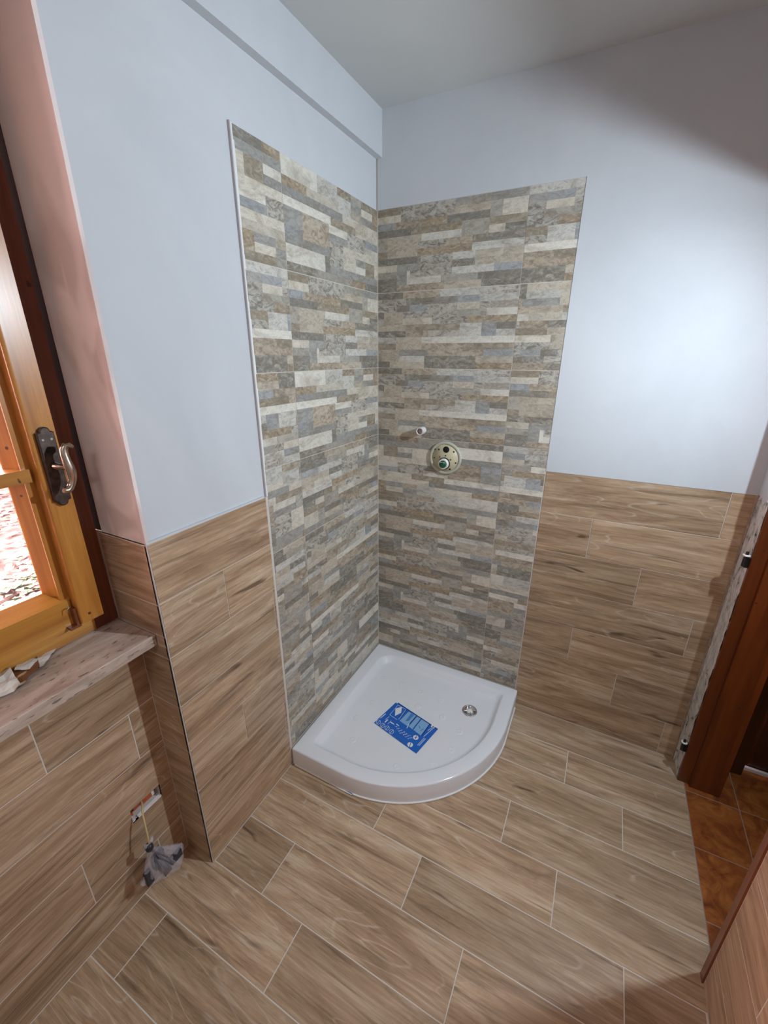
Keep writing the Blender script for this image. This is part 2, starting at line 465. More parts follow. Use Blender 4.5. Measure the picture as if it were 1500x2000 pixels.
STOP = 2.209          # top of the stone tiles
SR = 0.3026
ZTR = 0.091
rows = [STOP - i * SR for i in range(7)] + [ZTR - 0.004]
pal = dict(wh=(.55,.52,.445), cr=(.49,.445,.36), lg=(.45,.435,.385), be=(.40,.345,.265), tp=(.30,.275,.225), gr=(.245,.24,.215),
           bl=(.27,.282,.282), br=(.245,.20,.135), b2=(.285,.215,.13), tb=(.34,.275,.195), dk=(.165,.15,.12), d2=(.19,.175,.14), gt=(.35,.325,.275))
tex = dict(wh=.12, cr=.2, lg=.4, be=.35, tp=.3, gr=.35, bl=.35, br=.5, b2=.7, tb=.7, dk=.4, d2=.8, gt=1.0)
DA = """0 7 0 1 br;7 22 0 2 gt;22 31 0 1 tp;31 40 0 1 gr;0 7 1 2 cr;22 31 1 2 be;31 34 1 3 tp;34 40 1 3 cr;0 5 2 3 bl;5 13 2 3 tb;13 20 2 3 b2;
20 31 2 3 dk;0 10 3 4 dk;10 21 3 4 br;21 24 3 4 b2;24 31 3 5 tp;31 40 3 4 br;0 3 4 6 tp;3 13 4 5 be;13 22 4 5 wh;22 24 4 5 lg;31 35 4 5 cr;35 40 4 5 d2;
3 12 5 7 be;12 20 5 6 gt;20 27 5 6 tb;27 31 5 6 br;31 40 5 6 dk;0 3 6 7 br;12 27 6 7 b2;27 40 6 7 lg;0 13 7 8 d2;13 22 7 10 gt;22 28 7 8 lg;28 35 7 8 cr;
35 40 7 8 be;0 6 8 9 cr;6 13 8 9 gr;22 28 8 9 d2;28 40 8 9 be;0 6 9 10 tp;6 9 9 11 gr;9 10 9 11 wh;10 13 9 10 gt;22 33 9 10 lg;33 40 9 10 bl;0 6 10 11 dk;
10 19 10 11 wh;19 29 10 11 tp;29 40 10 11 dk;0 6 11 12 d2;6 20 11 12 tb;20 30 11 12 be;30 40 11 12 d2"""
DB = """0 8 0 1 d2;8 19 0 1 tb;19 32 0 1 lg;32 40 0 1 gt;0 9 1 2 gt;9 17 1 2 d2;17 24 1 2 gr;24 30 1 2 bl;30 40 1 2 lg;0 6 2 3 gt;6 10 2 3 dk;10 15 2 3 bl;
15 24 2 4 gt;24 30 2 3 cr;30 33 2 3 gt;33 40 2 3 tp;0 2 3 4 dk;2 8 3 5 be;8 15 3 4 gt;24 32 3 4 tp;32 40 3 4 wh;0 2 4 5 lg;8 17 4 5 cr;17 27 4 5 gt;
27 40 4 5 b2;0 9 5 6 be;9 25 5 6 br;25 31 5 7 lg;31 35 5 7 bl;35 40 5 6 dk;0 9 6 7 d2;9 16 6 7 tb;16 25 6 7 gt;35 40 6 7 lg;0 6 7 8 lg;6 14 7 9 be;
14 40 7 8 wh;0 6 8 9 br;14 27 8 9 tb;27 40 8 9 br;0 7 9 11 be;7 16 9 10 gr;16 32 9 10 tb;32 40 9 10 bl;7 15 10 11 lg;15 30 10 12 d2;30 40 10 11 be;
0 4 11 12 dk;4 15 11 12 be;30 40 11 12 b2"""
DD = """0 12 0 2 wh;12 20 0 2 lg;20 26 0 1 tb;26 31 0 1 tp;31 40 0 1 br;0 8 2 3 b2;8 20 2 3 cr;20 26 1 3 lg;26 31 1 2 gr;31 37 1 2 cr;26 31 2 3 be;31 37 2 3 gr;
37 40 1 3 b2;0 22 3 4 gr;22 40 3 4 cr;0 17 4 5 wh;17 28 4 5 br;28 40 4 5 cr;0 6 5 7 gr;6 16 5 8 tb;16 24 5 6 wh;24 33 5 7 gt;33 40 5 6 bl;0 6 7 8 bl;
16 24 6 7 gr;33 40 6 7 wh;16 22 7 10 gt;22 28 7 10 cr;28 40 7 8 cr;0 16 8 9 gr;28 33 8 9 gr;33 38 8 10 br;38 40 8 9 cr;28 33 9 10 wh;38 40 9 10 cr;
0 14 9 11 wh;14 16 9 11 dk;16 40 10 11 gr;0 10 11 12 d2;10 26 11 12 tp;26 33 11 12 b2;33 40 11 12 dk"""
def parse(s): return [(int(a), int(b), int(c), int(d), e) for a, b, c, d, e in (q.split() for q in s.replace('\n', '').split(';'))]
def flip(d): return [(40 - b, 40 - a, 12 - f, 12 - c, e) for a, b, c, f, e in d]
DES = dict(A=parse(DA), B=parse(DB), D=parse(DD)); DES.update(a=flip(DES['A']), b=flip(DES['B']), d=flip(DES['D']))
DES['A'] = [(a, b, c, d, e) for a, b, c, d, e in DES['A']]
def stone_tile(parent, frame, origin, u0, u1, v0, v1, des, cut=0.0, vcut=0.0, disp=0.0010):
    """one ceramic tile: blocks of the split-stone relief stand at slightly different heights"""
    rot = ROT[frame]; wid, hei = u1 - u0 - 2 * G, v1 - v0 - 2 * G
    rnd = random.Random(des + str(round(cut, 2)))
    vs, fs, cols, offs = [], [], [], []
    def bx(x0, x1, y0, y1, z0, z1, c, al, of):
        o = len(vs)
        vs.extend([(x0,y0,z0),(x1,y0,z0),(x1,y1,z0),(x0,y1,z0),(x0,y0,z1),(x1,y0,z1),(x1,y1,z1),(x0,y1,z1)])
        for f in ((4,5,6,7),(0,1,5,4),(1,2,6,5),(2,3,7,6),(3,0,4,7)):
            fs.append([o + i for i in f]); cols.append((*c, al)); offs.append(of)
    W, H = 0.60 / 40, (SR - 2 * G) / 12
    bx(0, wid, 0, hei, -0.007, -0.0013, (.3, .27, .22), .3, (0, 0, 0))
    for c0, c1, r0, r1, k in DES[des]:
        x0, x1 = max(c0 * W - cut, 0), min(c1 * W - cut, wid)
        y1, y0 = min(hei - r0 * H, hei), max(hei - r1 * H, 0)
        if des == 'row7': pass
        if x1 - x0 < 0.002 or y1 - y0 < 0.002: continue
        j = rnd.uniform(0.90, 1.10)
        m_ = .35
        c = tuple(min(.8, (q * .86 + m_ * .14) * j * 1.27) for q in pal[k])
        bx(x0, x1, y0, y1, -0.0013, -rnd.random() * disp, c, tex[k], (rnd.random() * 20, rnd.random() * 20, rnd.random() * 20))
    me = bpy.data.meshes.new('stone_tile'); me.from_pydata(vs, [], fs); me.materials.append(M['stone'])
    ca = me.color_attributes.new('Col', 'FLOAT_COLOR', 'CORNER'); oa = me.attributes.new('off', 'FLOAT_VECTOR', 'FACE')
    i = 0
    flat = []
    for f, c in zip(fs, cols):
        flat += list(c) * len(f)
    ca.data.foreach_set('color', flat)
    oa.data.foreach_set('vector', [q for o in offs for q in o])
    me.update()
    loc = Vector(origin) + rot @ Vector((u0 + G, v0 + G, 0))
    return link('stone_tile', me, parent, loc, rot)
for i in range(7):
    z1, z0 = rows[i], rows[i + 1]
    stone_tile(wback, 'back', (0, 0, 0), 0.0, 0.6, z0, z1, 'ABBdAAa'[i])
    stone_tile(wback, 'back', (0, 0, 0), 0.6, 0.779, z0, z1, 'BbABBDb'[i], cut=[.30, .35, .0, .36, .2, .12, .3][i])
    stone_tile(wleft, 'left', (0, 0, 0), -0.6, 0.0, z0, z1, 'DADaBbd'[i])
    stone_tile(wleft, 'left', (0, 0, 0), -0.783, -0.6, z0, z1, 'dBbDaAB'[i], cut=[.0, .3, .05, .22, .1, .36, .2][i])
# tile edge profile at the left end of the stone panel, exposed ragged tile edge, corner joint
pr = MB().box(-0.0075, 0.0012, -0.7925, -0.789, ZT, STOP + .002); pr.build('edge_profile', M['trim'], wleft)
rg = MB(); rnd = random.Random(3); z = ZT
while z < STOP:
    h = rnd.uniform(.02, .09)
    rg.box(-0.006, rnd.uniform(-0.001, 0.0004), -0.789, -0.7835 + rnd.uniform(0, .004), z, min(z + h, STOP)); z += h
rg.build('edge_mortar', M['silic'], wleft)
MB().box(-0.006, 0.0016, -0.0016, 0.004, ZTR, STOP).build('corner_joint', M['grout'], wleft)

# wood-look tiles: back wall
bj = [[1.396], [.983], [1.186], [1.396], [.985], [1.189], [1.405]]
for i in range(7):
    z1, z0 = ZT - i * ROW, ZT - (i + 1) * ROW
    xs = [0.781] + bj[i] + [1.462]
    for a, b in zip(xs[:-1], xs[1:]): plank(wback, 'back', (0, 0, 0), a, b, max(z0, 0.0), z1)
# left wall
lj = [[], [-1.003], [-.803], [], [-1.003], [-.803], []]
for i in range(7):
    z1, z0 = ZT - i * ROW, ZT - (i + 1) * ROW
    xs = [-1.2203] + lj[i] + [-0.7925]
    for a, b in zip(xs[:-1], xs[1:]): plank(wleft, 'left', (0, 0, 0), a, b, max(z0, 0.0), z1)
MB().box(-0.008, 0.0008, -1.2225, -1.2203, 0, ZT).build('edge_profile', M['trim'], wleft)
# return of the left wall beside the window (y = -1.222)
MB().box(-0.183, -0.0005, -1.2135 - .0085, -1.2135, ZT - .003, CZ).build('plaster', [M['reveal']], wleft)
MB().box(-0.36, -0.001, -1.222, -1.2135, 0, ZT).build('tile_bed', [M['grout']], wleft)
for i in range(7):
    z1, z0 = ZT - .004 - i * ROW, ZT - .004 - (i + 1) * ROW
    x0 = -0.20 if z1 > 0.95 else -0.1265
    if z1 > 0.95 > z0: plank(wleft, 'back', (0, -1.2225, 0), x0, -0.001, 0.936, z1); plank(wleft, 'back', (0, -1.2225, 0), -0.1265, -0.001, z0, 0.904)
    else: plank(wleft, 'back', (0, -1.2225, 0), x0, -0.001, max(z0, 0), z1)

MB().box(-0.0355, -0.001, -1.2225, -1.2145, 0.9052, 0.9348).build('wood_tile', M['wood'], wleft)

# ------------------------------------------------------------------ window niche wall (x = -0.127)
WY0 = -1.985          # far side of the window opening
HO = (-1.364, -1.265, 0.302, 0.356)
nb = MB()
XN = -0.127
nb.box(-0.36, XN - .0005, -2.0, HO[0], -0.05, 0.905).box(-0.36, XN - .0005, HO[1], -1.2, -0.05, 0.905)
nb.box(-0.36, XN - .0005, HO[0], HO[1], -0.05, HO[2]).box(-0.36, XN - .0005, HO[0], HO[1], HO[3], 0.905)
nb.box(-0.36, XN - .06, HO[0], HO[1], HO[2], HO[3])
wn = struct(nb.build('wall_under_window', M['grout']), 'recessed wall under the window sill')
nj = {0: [-1.509], 1: [-1.509], 2: [-1.30, -1.90], 3: [-1.72], 4: [-1.509], 5: [-1.31, -1.91], 6: [-1.7]}
ztn = 0.850
for i in range(1, 7):
    z1 = 0.678 - (i - 2) * ROW; z0 = z1 - ROW
    z1 = min(z1, 0.904)
    ysn = [-1.2215] + nj[i] + [-1.985]
    for a, b in zip(ysn[:-1], ysn[1:]):
        plank(wn, 'left', (XN, 0, 0), b, a, max(z0, 0), z1, hole=HO)
# broken hole: brick and mortar inside
hx = XN - 0.014
MB().box(XN - .058, hx - .012, -1.315, -1.283, .306, .334).box(XN - .058, hx - .008, -1.36, -1.349, .306, .33).box(XN-.058, hx-.02, -1.34, -1.30, .303, .322).build('brick_core', M['brick'], wn)
MB().box(XN - .012, XN - .001, -1.345, -1.266, .2965, .307).box(XN - .05, hx - .01, -1.283, -1.274, .308, .325).box(XN - .03, XN - .004, -1.366, -1.354, .296, .308).build('mortar_crumbs', M['silic'], wn)
MB().box(XN - .059, XN - .056, HO[0], HO[1], HO[2], HO[3]).build('cavity_shade_sheet', M['void'], wn)  # near-black sheet added for the shade deep in the hole

# rest of the left side, rear and right walls
wl2 = struct(MB().box(-0.36, 0, -3.3, WY0, -0.05, CZ + .02).build('wall_left_rear', M['white']), 'left wall beyond the window')
struct(MB().box(-0.36, 0, WY0, -1.222, 2.32, CZ + .02).build('wall_over_window', M['white']), 'lintel over the window')
struct(MB().box(-0.36, 1.6, -3.42, -3.3, -0.05, CZ + .02).build('wall_rear', M['white']), 'plain wall behind the viewer')
# right wall x = 1.465 with door opening y -0.10 .. -0.775
LZ = 2.038
wright = struct(MB().box(1.4655, 1.592, -3.3, -0.79, -0.05, ZT).box(1.472, 1.592, -3.3, -0.79, ZT, CZ + .02).build('wall_right', M['grout']), 'right wall beside the door opening')
MB().box(1.465, 1.472, -3.3, -0.79, ZT, CZ).build('plaster', M['white'], wright)
struct(MB().box(1.465, 1.592, -0.79, 0.0, LZ, CZ + .02).build('wall_over_door', M['white']), 'wall over the door opening')
pj = {2: [-1.0, -1.62, -2.24, -2.86], 0: [-1.4, -2.02, -2.64], 1: [-1.2, -1.82, -2.44, -3.06]}
for i in range(7):
    z1 = 1.174 + .04 - i * ROW if i == 0 else 1.174 - (i - 1) * ROW - .1735 + .0
    z1 = ZT if i == 0 else 0.480 + (4 - i) * ROW
    z0 = max(0.480 + (3 - i) * ROW, 0)
    ysn = [-0.803] + pj[(i + 1) % 3] + [-3.3]
    for a, b in zip(ysn[:-1], ysn[1:]): plank(wright, 'right', (1.465, 0, 0), -a, -b, z0, z1)
plank(wright, 'right', (1.465, 0, 0), .803, 1.0, 0, 0.480 - 2 * ROW - ROW + .0)

# ------------------------------------------------------------------ door opening: mortar strip, jamb, hinges
wpost = MB()
# plastered pier between corner and jamb: uneven broken mortar surface facing the room
rnd = random.Random(5); NY, NZ = 7, 110; vs = []
for j in range(NZ + 1):
    z = LZ * j / NZ
    for i in range(NY + 1):
        y = 0.0 - 0.100 * i / NY
        e = noise.fractal(Vector((y * 30, z * 14, 2.2)), 0.6, 2.0, 4)
        x = 1.4665 + (0.005 * e if 0 < i else 0.0) + (0.004 if i else 0)
        vs.append((max(x, 1.4625), y + (0.006 * noise.noise(Vector((z * 25, 1, i))) if i == NY else 0), z))
fs = [(j*(NY+1)+i, j*(NY+1)+i+1, (j+1)*(NY+1)+i+1, (j+1)*(NY+1)+i) for j in range(NZ) for i in range(NY)]
pier = struct(MB().box(1.478, 1.592, -0.1, 0.12, -0.05, CZ + .02).build('wall_pier', M['mortar']), 'stub of wall between the corner and the door jamb')
wpost.add(vs, fs, True); wpost.build('broken_mortar', M['mortar'], pier)
MB().box(1.4625, 1.4665, -0.0035, 0.0, 0, ZT).build('tile_edge', M['wood'], pier)
MB().box(1.465, 1.479, -0.10, 0.0, ZT + .004, LZ).build('plaster', M['white'], pier)

door = bpy.data.objects.new('door_1', None); COL.objects.link(door); door.location = (1.53, -0.11, 0); struct(door, 'orange-brown wooden door jamb with its rebate and hinge pins')
def ch(mb, name, mat, par, **k):
    o = mb.build(name, mat, par, **k); o.matrix_parent_inverse = Matrix.Translation(-par.location); return o
ch(MB().box(1.4715, 1.5105, -0.1115, -0.096, 0.0, LZ), 'rebate_strip', M['jamb'], door)
ch(MB().box(1.5110, 1.594, -0.1245, -0.097, 0.0, LZ), 'jamb_lining', M['jamb'], door)
ch(MB().box(1.594, 1.612, -0.126, -0.06, 0.0, LZ + .06), 'casing', M['jamb'], door)
ch(MB().box(1.4715, 1.594, -0.79, -0.10, LZ - .02, LZ), 'head_lining', M['jamb'], door)
ch(MB().box(1.4640, 1.600, -0.789, -0.7755, 0.0, LZ), 'jamb_lining', M['jamb'], door)
ch(MB().box(1.4600, 1.4660, -0.8025, -0.780, 0.0, ZT), 'frame_edge_strip', M['brown'], door)  # unfinished wooden frame edge between the opening and the tiles
for hz in (1.015, 0.175):
    hp = ch(MB().tube([(1.459, -.098, hz - .026), (1.459, -.098, hz + .012)], .0075, 12), 'hinge_barrel', M['iron'], door)
    for nm, mb, mt in (('hinge_ring', MB().lathe([(.006, .0115), (.0115, .012), (.0115, .0170), (.006, .0175)], 16, Matrix.Translation((1.459, -.098, hz))), M['wplast']),
                       ('hinge_pin', MB().tube([(1.459, -.098, hz + .015), (1.459, -.098, hz + .027)], .0045, 10), M['iron']),
                       ('hinge_leaf', MB().box(1.459, 1.473, -.101, -.096, hz - .03, hz + .006), M['iron'])):
        o = mb.build(nm, mt, hp)
        
# leaf of the door / dark boarding in the hallway
d2 = bpy.data.objects.new('door_2', None); COL.objects.link(d2); d2.location = (1.75, 0.08, 0); struct(d2, 'dark stained wooden boards of a door in the hallway')
ch(MB().box(1.625, 1.712, 0.034, 0.075, 0.005, 2.05), 'door_board', M['dark'], d2)
for k in range(8):
    x0 = 1.742 + k * .1
    ch(MB().cbox(x0 + .001, x0 + .099, -0.03, 0.0, 0, 2.0, .002), 'door_board', M['dark'], d2)
for o in list(d2.children)[1:]:
    pass
# turn: boards 2.. are boxes with y range; place them at their depth
for o in [c for c in d2.children][1:]:
    o.location = (0, 0.120, 0.02)
MB().box(1.72, 2.56, 0.075, 0.088, 0.0, .014).build('threshold_strip', M['silic'], hall)
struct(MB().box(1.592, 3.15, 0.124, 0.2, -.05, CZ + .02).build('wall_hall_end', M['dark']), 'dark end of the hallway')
struct(MB().box(3.0, 3.1, -2.4, 0.2, -.05, CZ + .02).build('wall_hall', M['white']), 'far wall of the hallway')
struct(MB().box(1.592, 3.1, -2.5, -2.4, -.05, CZ + .02).build('wall_hall_rear', M['white']), 'near end of the hallway')

# ------------------------------------------------------------------ window
win = bpy.data.objects.new('window_1', None); COL.objects.link(win); win.location = (-0.22, -1.6, 0.94)
struct(win, 'varnished wooden casement window with a bronze handle')
def wc(mb, name, mat, **k):
    o = mb.build(name, mat, win, **k); o.matrix_parent_inverse = Matrix.Translation(-win.location); return o
FT = 2.32
wc(MB().box(-0.262, -0.202, -1.287, -1.226, 0.94, FT), 'frame_stile', M['brown'])
wc(MB().box(-0.262, -0.202, WY0 + .002, WY0 + .063, 0.94, FT), 'frame_stile', M['brown'])
wc(MB().box(-0.262, -0.202, WY0 + .063, -1.287, FT - .06, FT), 'frame_head', M['brown'])
wc(MB().box(-0.262, -0.200, WY0 + .063, -1.287, 0.942, 0.985), 'frame_rail', M['honey_y'])
wc(MB().box(-0.262, -0.206, -1.287, -1.223, 0.940, 0.975), 'frame_rail', M['brown'])
# sash
SX0, SX1 = -0.240, -0.176
sy0, sy1 = WY0 + .055, -1.337
rb = MB().box(SX0, SX1, sy0, -1.3395, 0.990, 1.072)
rb.add([(SX1, sy0, 1.072), (SX1, sy1, 1.072), (-0.222, sy1, 1.094), (-0.222, sy0, 1.094), (SX0, sy0, 1.094), (SX0, sy1, 1.094), (SX0, sy0, 1.072), (SX0, sy1, 1.072)],
       [(0, 1, 2, 3), (3, 2, 5, 4), (1, 7, 5, 2), (0, 3, 4, 6)])
wc(rb, 'sash_rail', M['honey_y'])
wc(MB().box(SX0, SX1, sy0, sy1, FT - .13, FT - .055), 'sash_rail', M['honey_y'])
wc(MB().box(SX0, SX1, sy0 - .0, sy0 + .065, 1.094, FT - .13), 'sash_stile', M['honey'])
wc(MB().box(SX0, -0.182, -1.356, -1.290, 0.992, FT - .055), 'sash_stile', M['honey'])
# glazing bead of the stile: lit by the daylight
gb = MB(); gb.add([(-0.186, -1.356, 1.085), (-0.226, -1.372, 1.085), (-0.226, -1.356, 1.085), (-0.186, -1.356, FT - .13), (-0.226, -1.372, FT - .13), (-0.226, -1.356, FT - .13)],
                  [(0, 2, 1), (3, 4, 5), (0, 1, 4, 3), (1, 2, 5, 4), (2, 0, 3, 5)])
wc(gb, 'glazing_bead', M['honey'])
# cover batten with rounded edge
bt = MB(); n = 6; prof = [(-0.182, -1.283), (-0.150, -1.283)] + [(-0.157 + .007 * math.cos(a), -1.330 - .007 * math.sin(a)) for a in [k * math.pi / 2 / n for k in range(n + 1)]] + [(-0.182, -1.337)]
zb, zt = 1.004, FT - .05
P = [(x, y, zb) for x, y in prof] + [(x, y, zt) for x, y in prof]; k = len(prof)
bt.add(P, [tuple(range(k)), tuple(range(2 * k - 1, k - 1, -1))] + [(i, i + k, (i + 1) % k + k, (i + 1) % k) for i in range(k)])
bto = wc(bt, 'cover_batten', M['honey'])
for zz in (1.40, 1.835):
    wc(MB().box(-0.236, -0.172, sy0 + .065, -1.3445, zz - .016, zz + .014), 'glazing_bar', M['honey_y'])
for a, b in ((1.094, 1.384), (1.414, 1.819), (1.849, FT - .13)):
    wc(MB().box(-0.2265, -0.2235, sy0 + .065, -1.358, a, b), 'glass_pane', M['glass'])
# handle plate with stepped rounded ends
def outline_plate(cy, z0, z1, w):
    pts = []
    for sgn, ze in ((1, z1), (-1, z0)):
        arc = [(w * .62 * math.cos(a), sgn * w * .62 * math.sin(a)) for a in [math.pi * q / 10 for q in range(11)]]
        seq = [(w, -sgn * .010), (w, -sgn * .002), (w * .8, 0)] + arc + [(-w * .8, 0), (-w, -sgn * .002), (-w, -sgn * .010)]
        if sgn < 0: seq = seq[::-1]
        pts += [(cy + p, ze - sgn * w * .62 + q) for p, q in seq]
    return pts
pl = outline_plate(-1.3085, 1.322, 1.506, .0175)
def extr(mb, pts, x0, x1, bev=0.0):
    cyy = sum(p[0] for p in pts) / len(pts); czz = sum(p[1] for p in pts) / len(pts); k = len(pts)
    loops = [[(x0, y, z) for y, z in pts], [(x1 - bev, y, z) for y, z in pts]]
    if bev: loops.append([(x1, y - math.copysign(min(bev, abs(y - cyy)), y - cyy), z - math.copysign(min(bev, abs(z - czz)), z - czz)) for y, z in pts])
    vs = [p for L in loops for p in L]; fs = [tuple(range(k))[::-1]] if 0 else [tuple(range(k))]
    for a in range(len(loops) - 1): fs += [(a*k+i, a*k+(i+1) % k, (a+1)*k+(i+1) % k, (a+1)*k+i) for i in range(k)]
    fs.append(tuple(range((len(loops)-1)*k, len(loops)*k)))
    mb.add(vs, fs); return mb
plo = wc(extr(MB(), pl, -0.150, -0.139, .002), 'handle_plate', M['bronze'])
def wsub(mb, name, mat, par): return mb.build(name, mat, par)
wsub(MB().tube([(-.1395, -1.3175, 1.478), (-.1378, -1.3175, 1.478)], .0026, 10), 'screw_head', M['steel'], plo)
wsub(MB().tube([(-.1395, -1.3000, 1.478), (-.1378, -1.3000, 1.478)], .0026, 10), 'screw_head', M['steel'], plo)
wsub(MB().tube([(-.1395, -1.3085, 1.452), (-.1370, -1.3085, 1.452)], .0085, 16), 'keyhole_boss', M['void'], plo)
wc(MB().tube([(-.139, -1.3085, 1.418), (-.112, -1.3085, 1.418), (-.100, -1.302, 1.417)], [.0095, .007, .007], 12), 'handle_spindle', M['brass'])
lv = [(-.092, -1.284, 1.461), (-.097, -1.2875, 1.4655), (-.101, -1.294, 1.465), (-.102, -1.299, 1.457), (-.101, -1.3005, 1.446), (-.099, -1.3, 1.432),
      (-.098, -1.2985, 1.418), (-.098, -1.2975, 1.405), (-.098, -1.2985, 1.392), (-.098, -1.302, 1.380), (-.098, -1.308, 1.371), (-.098, -1.3155, 1.3665), (-.096, -1.322, 1.369)]
lr = [.0040, .0064, .0078, .0084, .0084, .0090, .0104, .0108, .0094, .0080, .0082, .0086, .0055]
wc(MB().tube(lv, lr, 12), 'handle_lever', M['brass'])
wc(MB().tube([(-.176, -1.3445, 1.046), (-.165, -1.346, 1.056), (-.160, -1.350, 1.060), (-.160, -1.3555, 1.056), (-.162, -1.3575, 1.045)], .0013, 6), 'wire_hook', M['steel'])
wc(MB().box(-.176, -.160, -1.345, -1.3385, 0.998, 1.05), 'drip_block', M['brown'])
wc(MB().box(-.176, -.158, -1.362, -1.336, 0.996, 1.003), 'drip_block', M['brown'])
# near-black strip painted in for the shade in the gap between frame and plaster
wc(MB().box(-0.262, -0.184, -1.2185, -1.2136, ZT, FT), 'gap_shade', M['void'])
# sill slab
sill = MB(); sill.box(-0.30, -0.0365, -1.975, -1.2265, 0.905, 0.938)
so = wc(sill, 'window_sill', M['sill'])
m = so.modifiers.new('bevel', 'BEVEL'); m.width = .002; m.segments = 2
wc(MB().box(-0.52, -0.262, -2.05, -1.15, 0.86, 0.925), 'outer_sill', M['concrete'])

# wrapper lying on the sill
wr = thing('crumpled_wrapper', 'crumpled white and brown wrapper lying on the stone window sill', 'wrapper', (-0.17, -1.45, 0.938))
def crumple(pts, name, mat, base, seed=1, amp=.006, n=8):
    """bilinear sheet between 4 corners (x,y,z local) with folds and thickness"""
    a, b, c, d = [Vector(p) for p in pts]; vs = []
    for j in range(n + 1):
        for i in range(n + 1):
            u, v = i / n, j / n
            p = a * (1-u) * (1-v) + b * u * (1-v) + c * u * v + d * (1-u) * v
            q = noise.noise(Vector((p.x * 45 + seed, p.y * 45, seed * 3.1)))
            p.z += amp * (q + .6); vs.append(p)
    k = (n + 1) ** 2
    vs2 = [p - Vector((0, 0, .0008)) for p in vs]
    fs = [(j*(n+1)+i, j*(n+1)+i+1, (j+1)*(n+1)+i+1, (j+1)*(n+1)+i) for j in range(n) for i in range(n)]
    fs2 = [tuple(k + i for i in f[::-1]) for f in fs]
    mb = MB(); mb.add(vs + vs2, fs + fs2, False)
    o = mb.build(name, mat, base); return o
crumple([(-.030, .062, .004), (.012, .012, .003), (-.006, -.035, .016), (-.062, -.004, .014)], 'paper_flap', M['paper'], wr, 1)
crumple([(-.030, .020, .012), (.018, .004, .012), (.034, -.042, .004), (-.030, -.034, .008)], 'brown_sleeve', M['kraft'], wr, 2, .004)
crumple([(.030, -.030, .004), (.040, -.034, .006), (.042, -.056, .004), (.030, -.056, .002)], 'foil_edge', M['foil'], wr, 3, .004)
crumple([(.004, .008, .006), (.014, .004, .005), (.016, -.040, .006), (.004, -.044, .010)], 'foil_edge', M['foil'], wr, 5, .004)
crumple([(-.030, -.036, .010), (.046, -.048, .005), (.040, -.165, .006), (-.050, -.160, .016)], 'plastic_lump', M['paper'], wr, 4, .018)

# ------------------------------------------------------------------ shower tray
tray = thing('shower_tray', 'white quadrant shower tray with a curved front in the tiled corner', 'shower tray', (0.004, -0.004, 0))
def quad_outline(xa, ya, xb, yb, rc, rf, r2, n=8, nf=28):
    """corner at (xa,ya) [the wall corner], extends to xb (right) and yb (towards viewer, negative)"""
    P = []
    def arc(cx, cy, r, a0, a1, m):
        for i in range(m + 1):
            a = R(a0 + (a1 - a0) * i / m); P.append((cx + r * math.cos(a), cy + r * math.sin(a)))
    arc(xa + rc, ya - rc, rc, 180, 90, n)
    arc(xb - r2, ya - r2, r2, 90, 0, n)
    arc(xb - rf, yb + rf, rf, 0, -90, nf)
    arc(xa + r2, yb + r2, r2, 270, 180, n)
    return P
S = 0.788
loops = []
def lp(ins, z, rc, r2, back=None, left=None, base=0.0):
    loops.append(([(x, y) for x, y in quad_outline(base + (left if left is not None else ins), -(base + (back if back is not None else ins)), S - ins, -(S - ins), rc, 0.55 - ins, r2)], z))
H_ = ZTR
lp(0.0, 0.004, .006, .006); lp(0.0, H_ - .007, .006, .006); lp(.0015, H_ - .003, .006, .006); lp(.0045, H_ - .0006, .006, .007); lp(.008, H_, .006, .008)
lp(.054, H_, .085, .020, back=.048, left=.058); lp(.058, H_ - .001, .082, .020, back=.052, left=.062); lp(.062, H_ - .004, .080, .022, back=.056, left=.066)
lp(.072, H_ - .024, .075, .024, back=.070, left=.080); lp(.079, H_ - .0305, .07, .026, back=.079, left=.088); lp(.092, H_ - .033, .065, .03, back=.092, left=.100)
mb = MB(); k = len(loops[0][0]); vs = [(x, y, z) for L, z in loops for x, y in L]
fs = [(a*k+i, (a+1)*k+i, (a+1)*k+(i+1) % k, a*k+(i+1) % k) for a in range(len(loops)-1) for i in range(k)]
cxy = (0.40, -0.40, H_ - .035); vs.append(cxy); base = (len(loops)-1)*k
fs += [(base+i, len(vs)-1, base+(i+1) % k) for i in range(k)]
mb.add(vs, fs, True); mb.build('tray_body', M['acryl'], tray)
FZ = H_ - .0338
dm = MB().lathe([(.0175, -.001), (.0150, .0009), (.0110, .0017), (.0072, .0014), (.0035, .0005), (.0001, .0003)], 20).mesh('dimple', M['acryl'])
for x, y in [(.142,-.211),(.248,-.204),(.356,-.21),(.462,-.213),(.173,-.383),(.379,-.304),(.506,-.31),(.603,-.352),(.197,-.612),(.150,-.50),(.601,-.459),(.426,-.638),(.56,-.56)]:
    link('dimple', dm, tray, (x - .004, y + .004, FZ))
bead = [(x, y, .0035) for x, y in quad_outline(-.001, .001, S + .002, -(S + .002), .006, .551, .006)]
bs = bead[8:9] + bead[9:]
MB().tube([(S + .001, -.03, .0035), (S + .001, -.14, .0035)] + bead[19:46] + [(.30, -(S + .001), .0035), (.15, -(S + .001), .0035), (.012, -(S + .001), .0035)], .0038, 6).build('silicone_bead', M['silic'], tray)
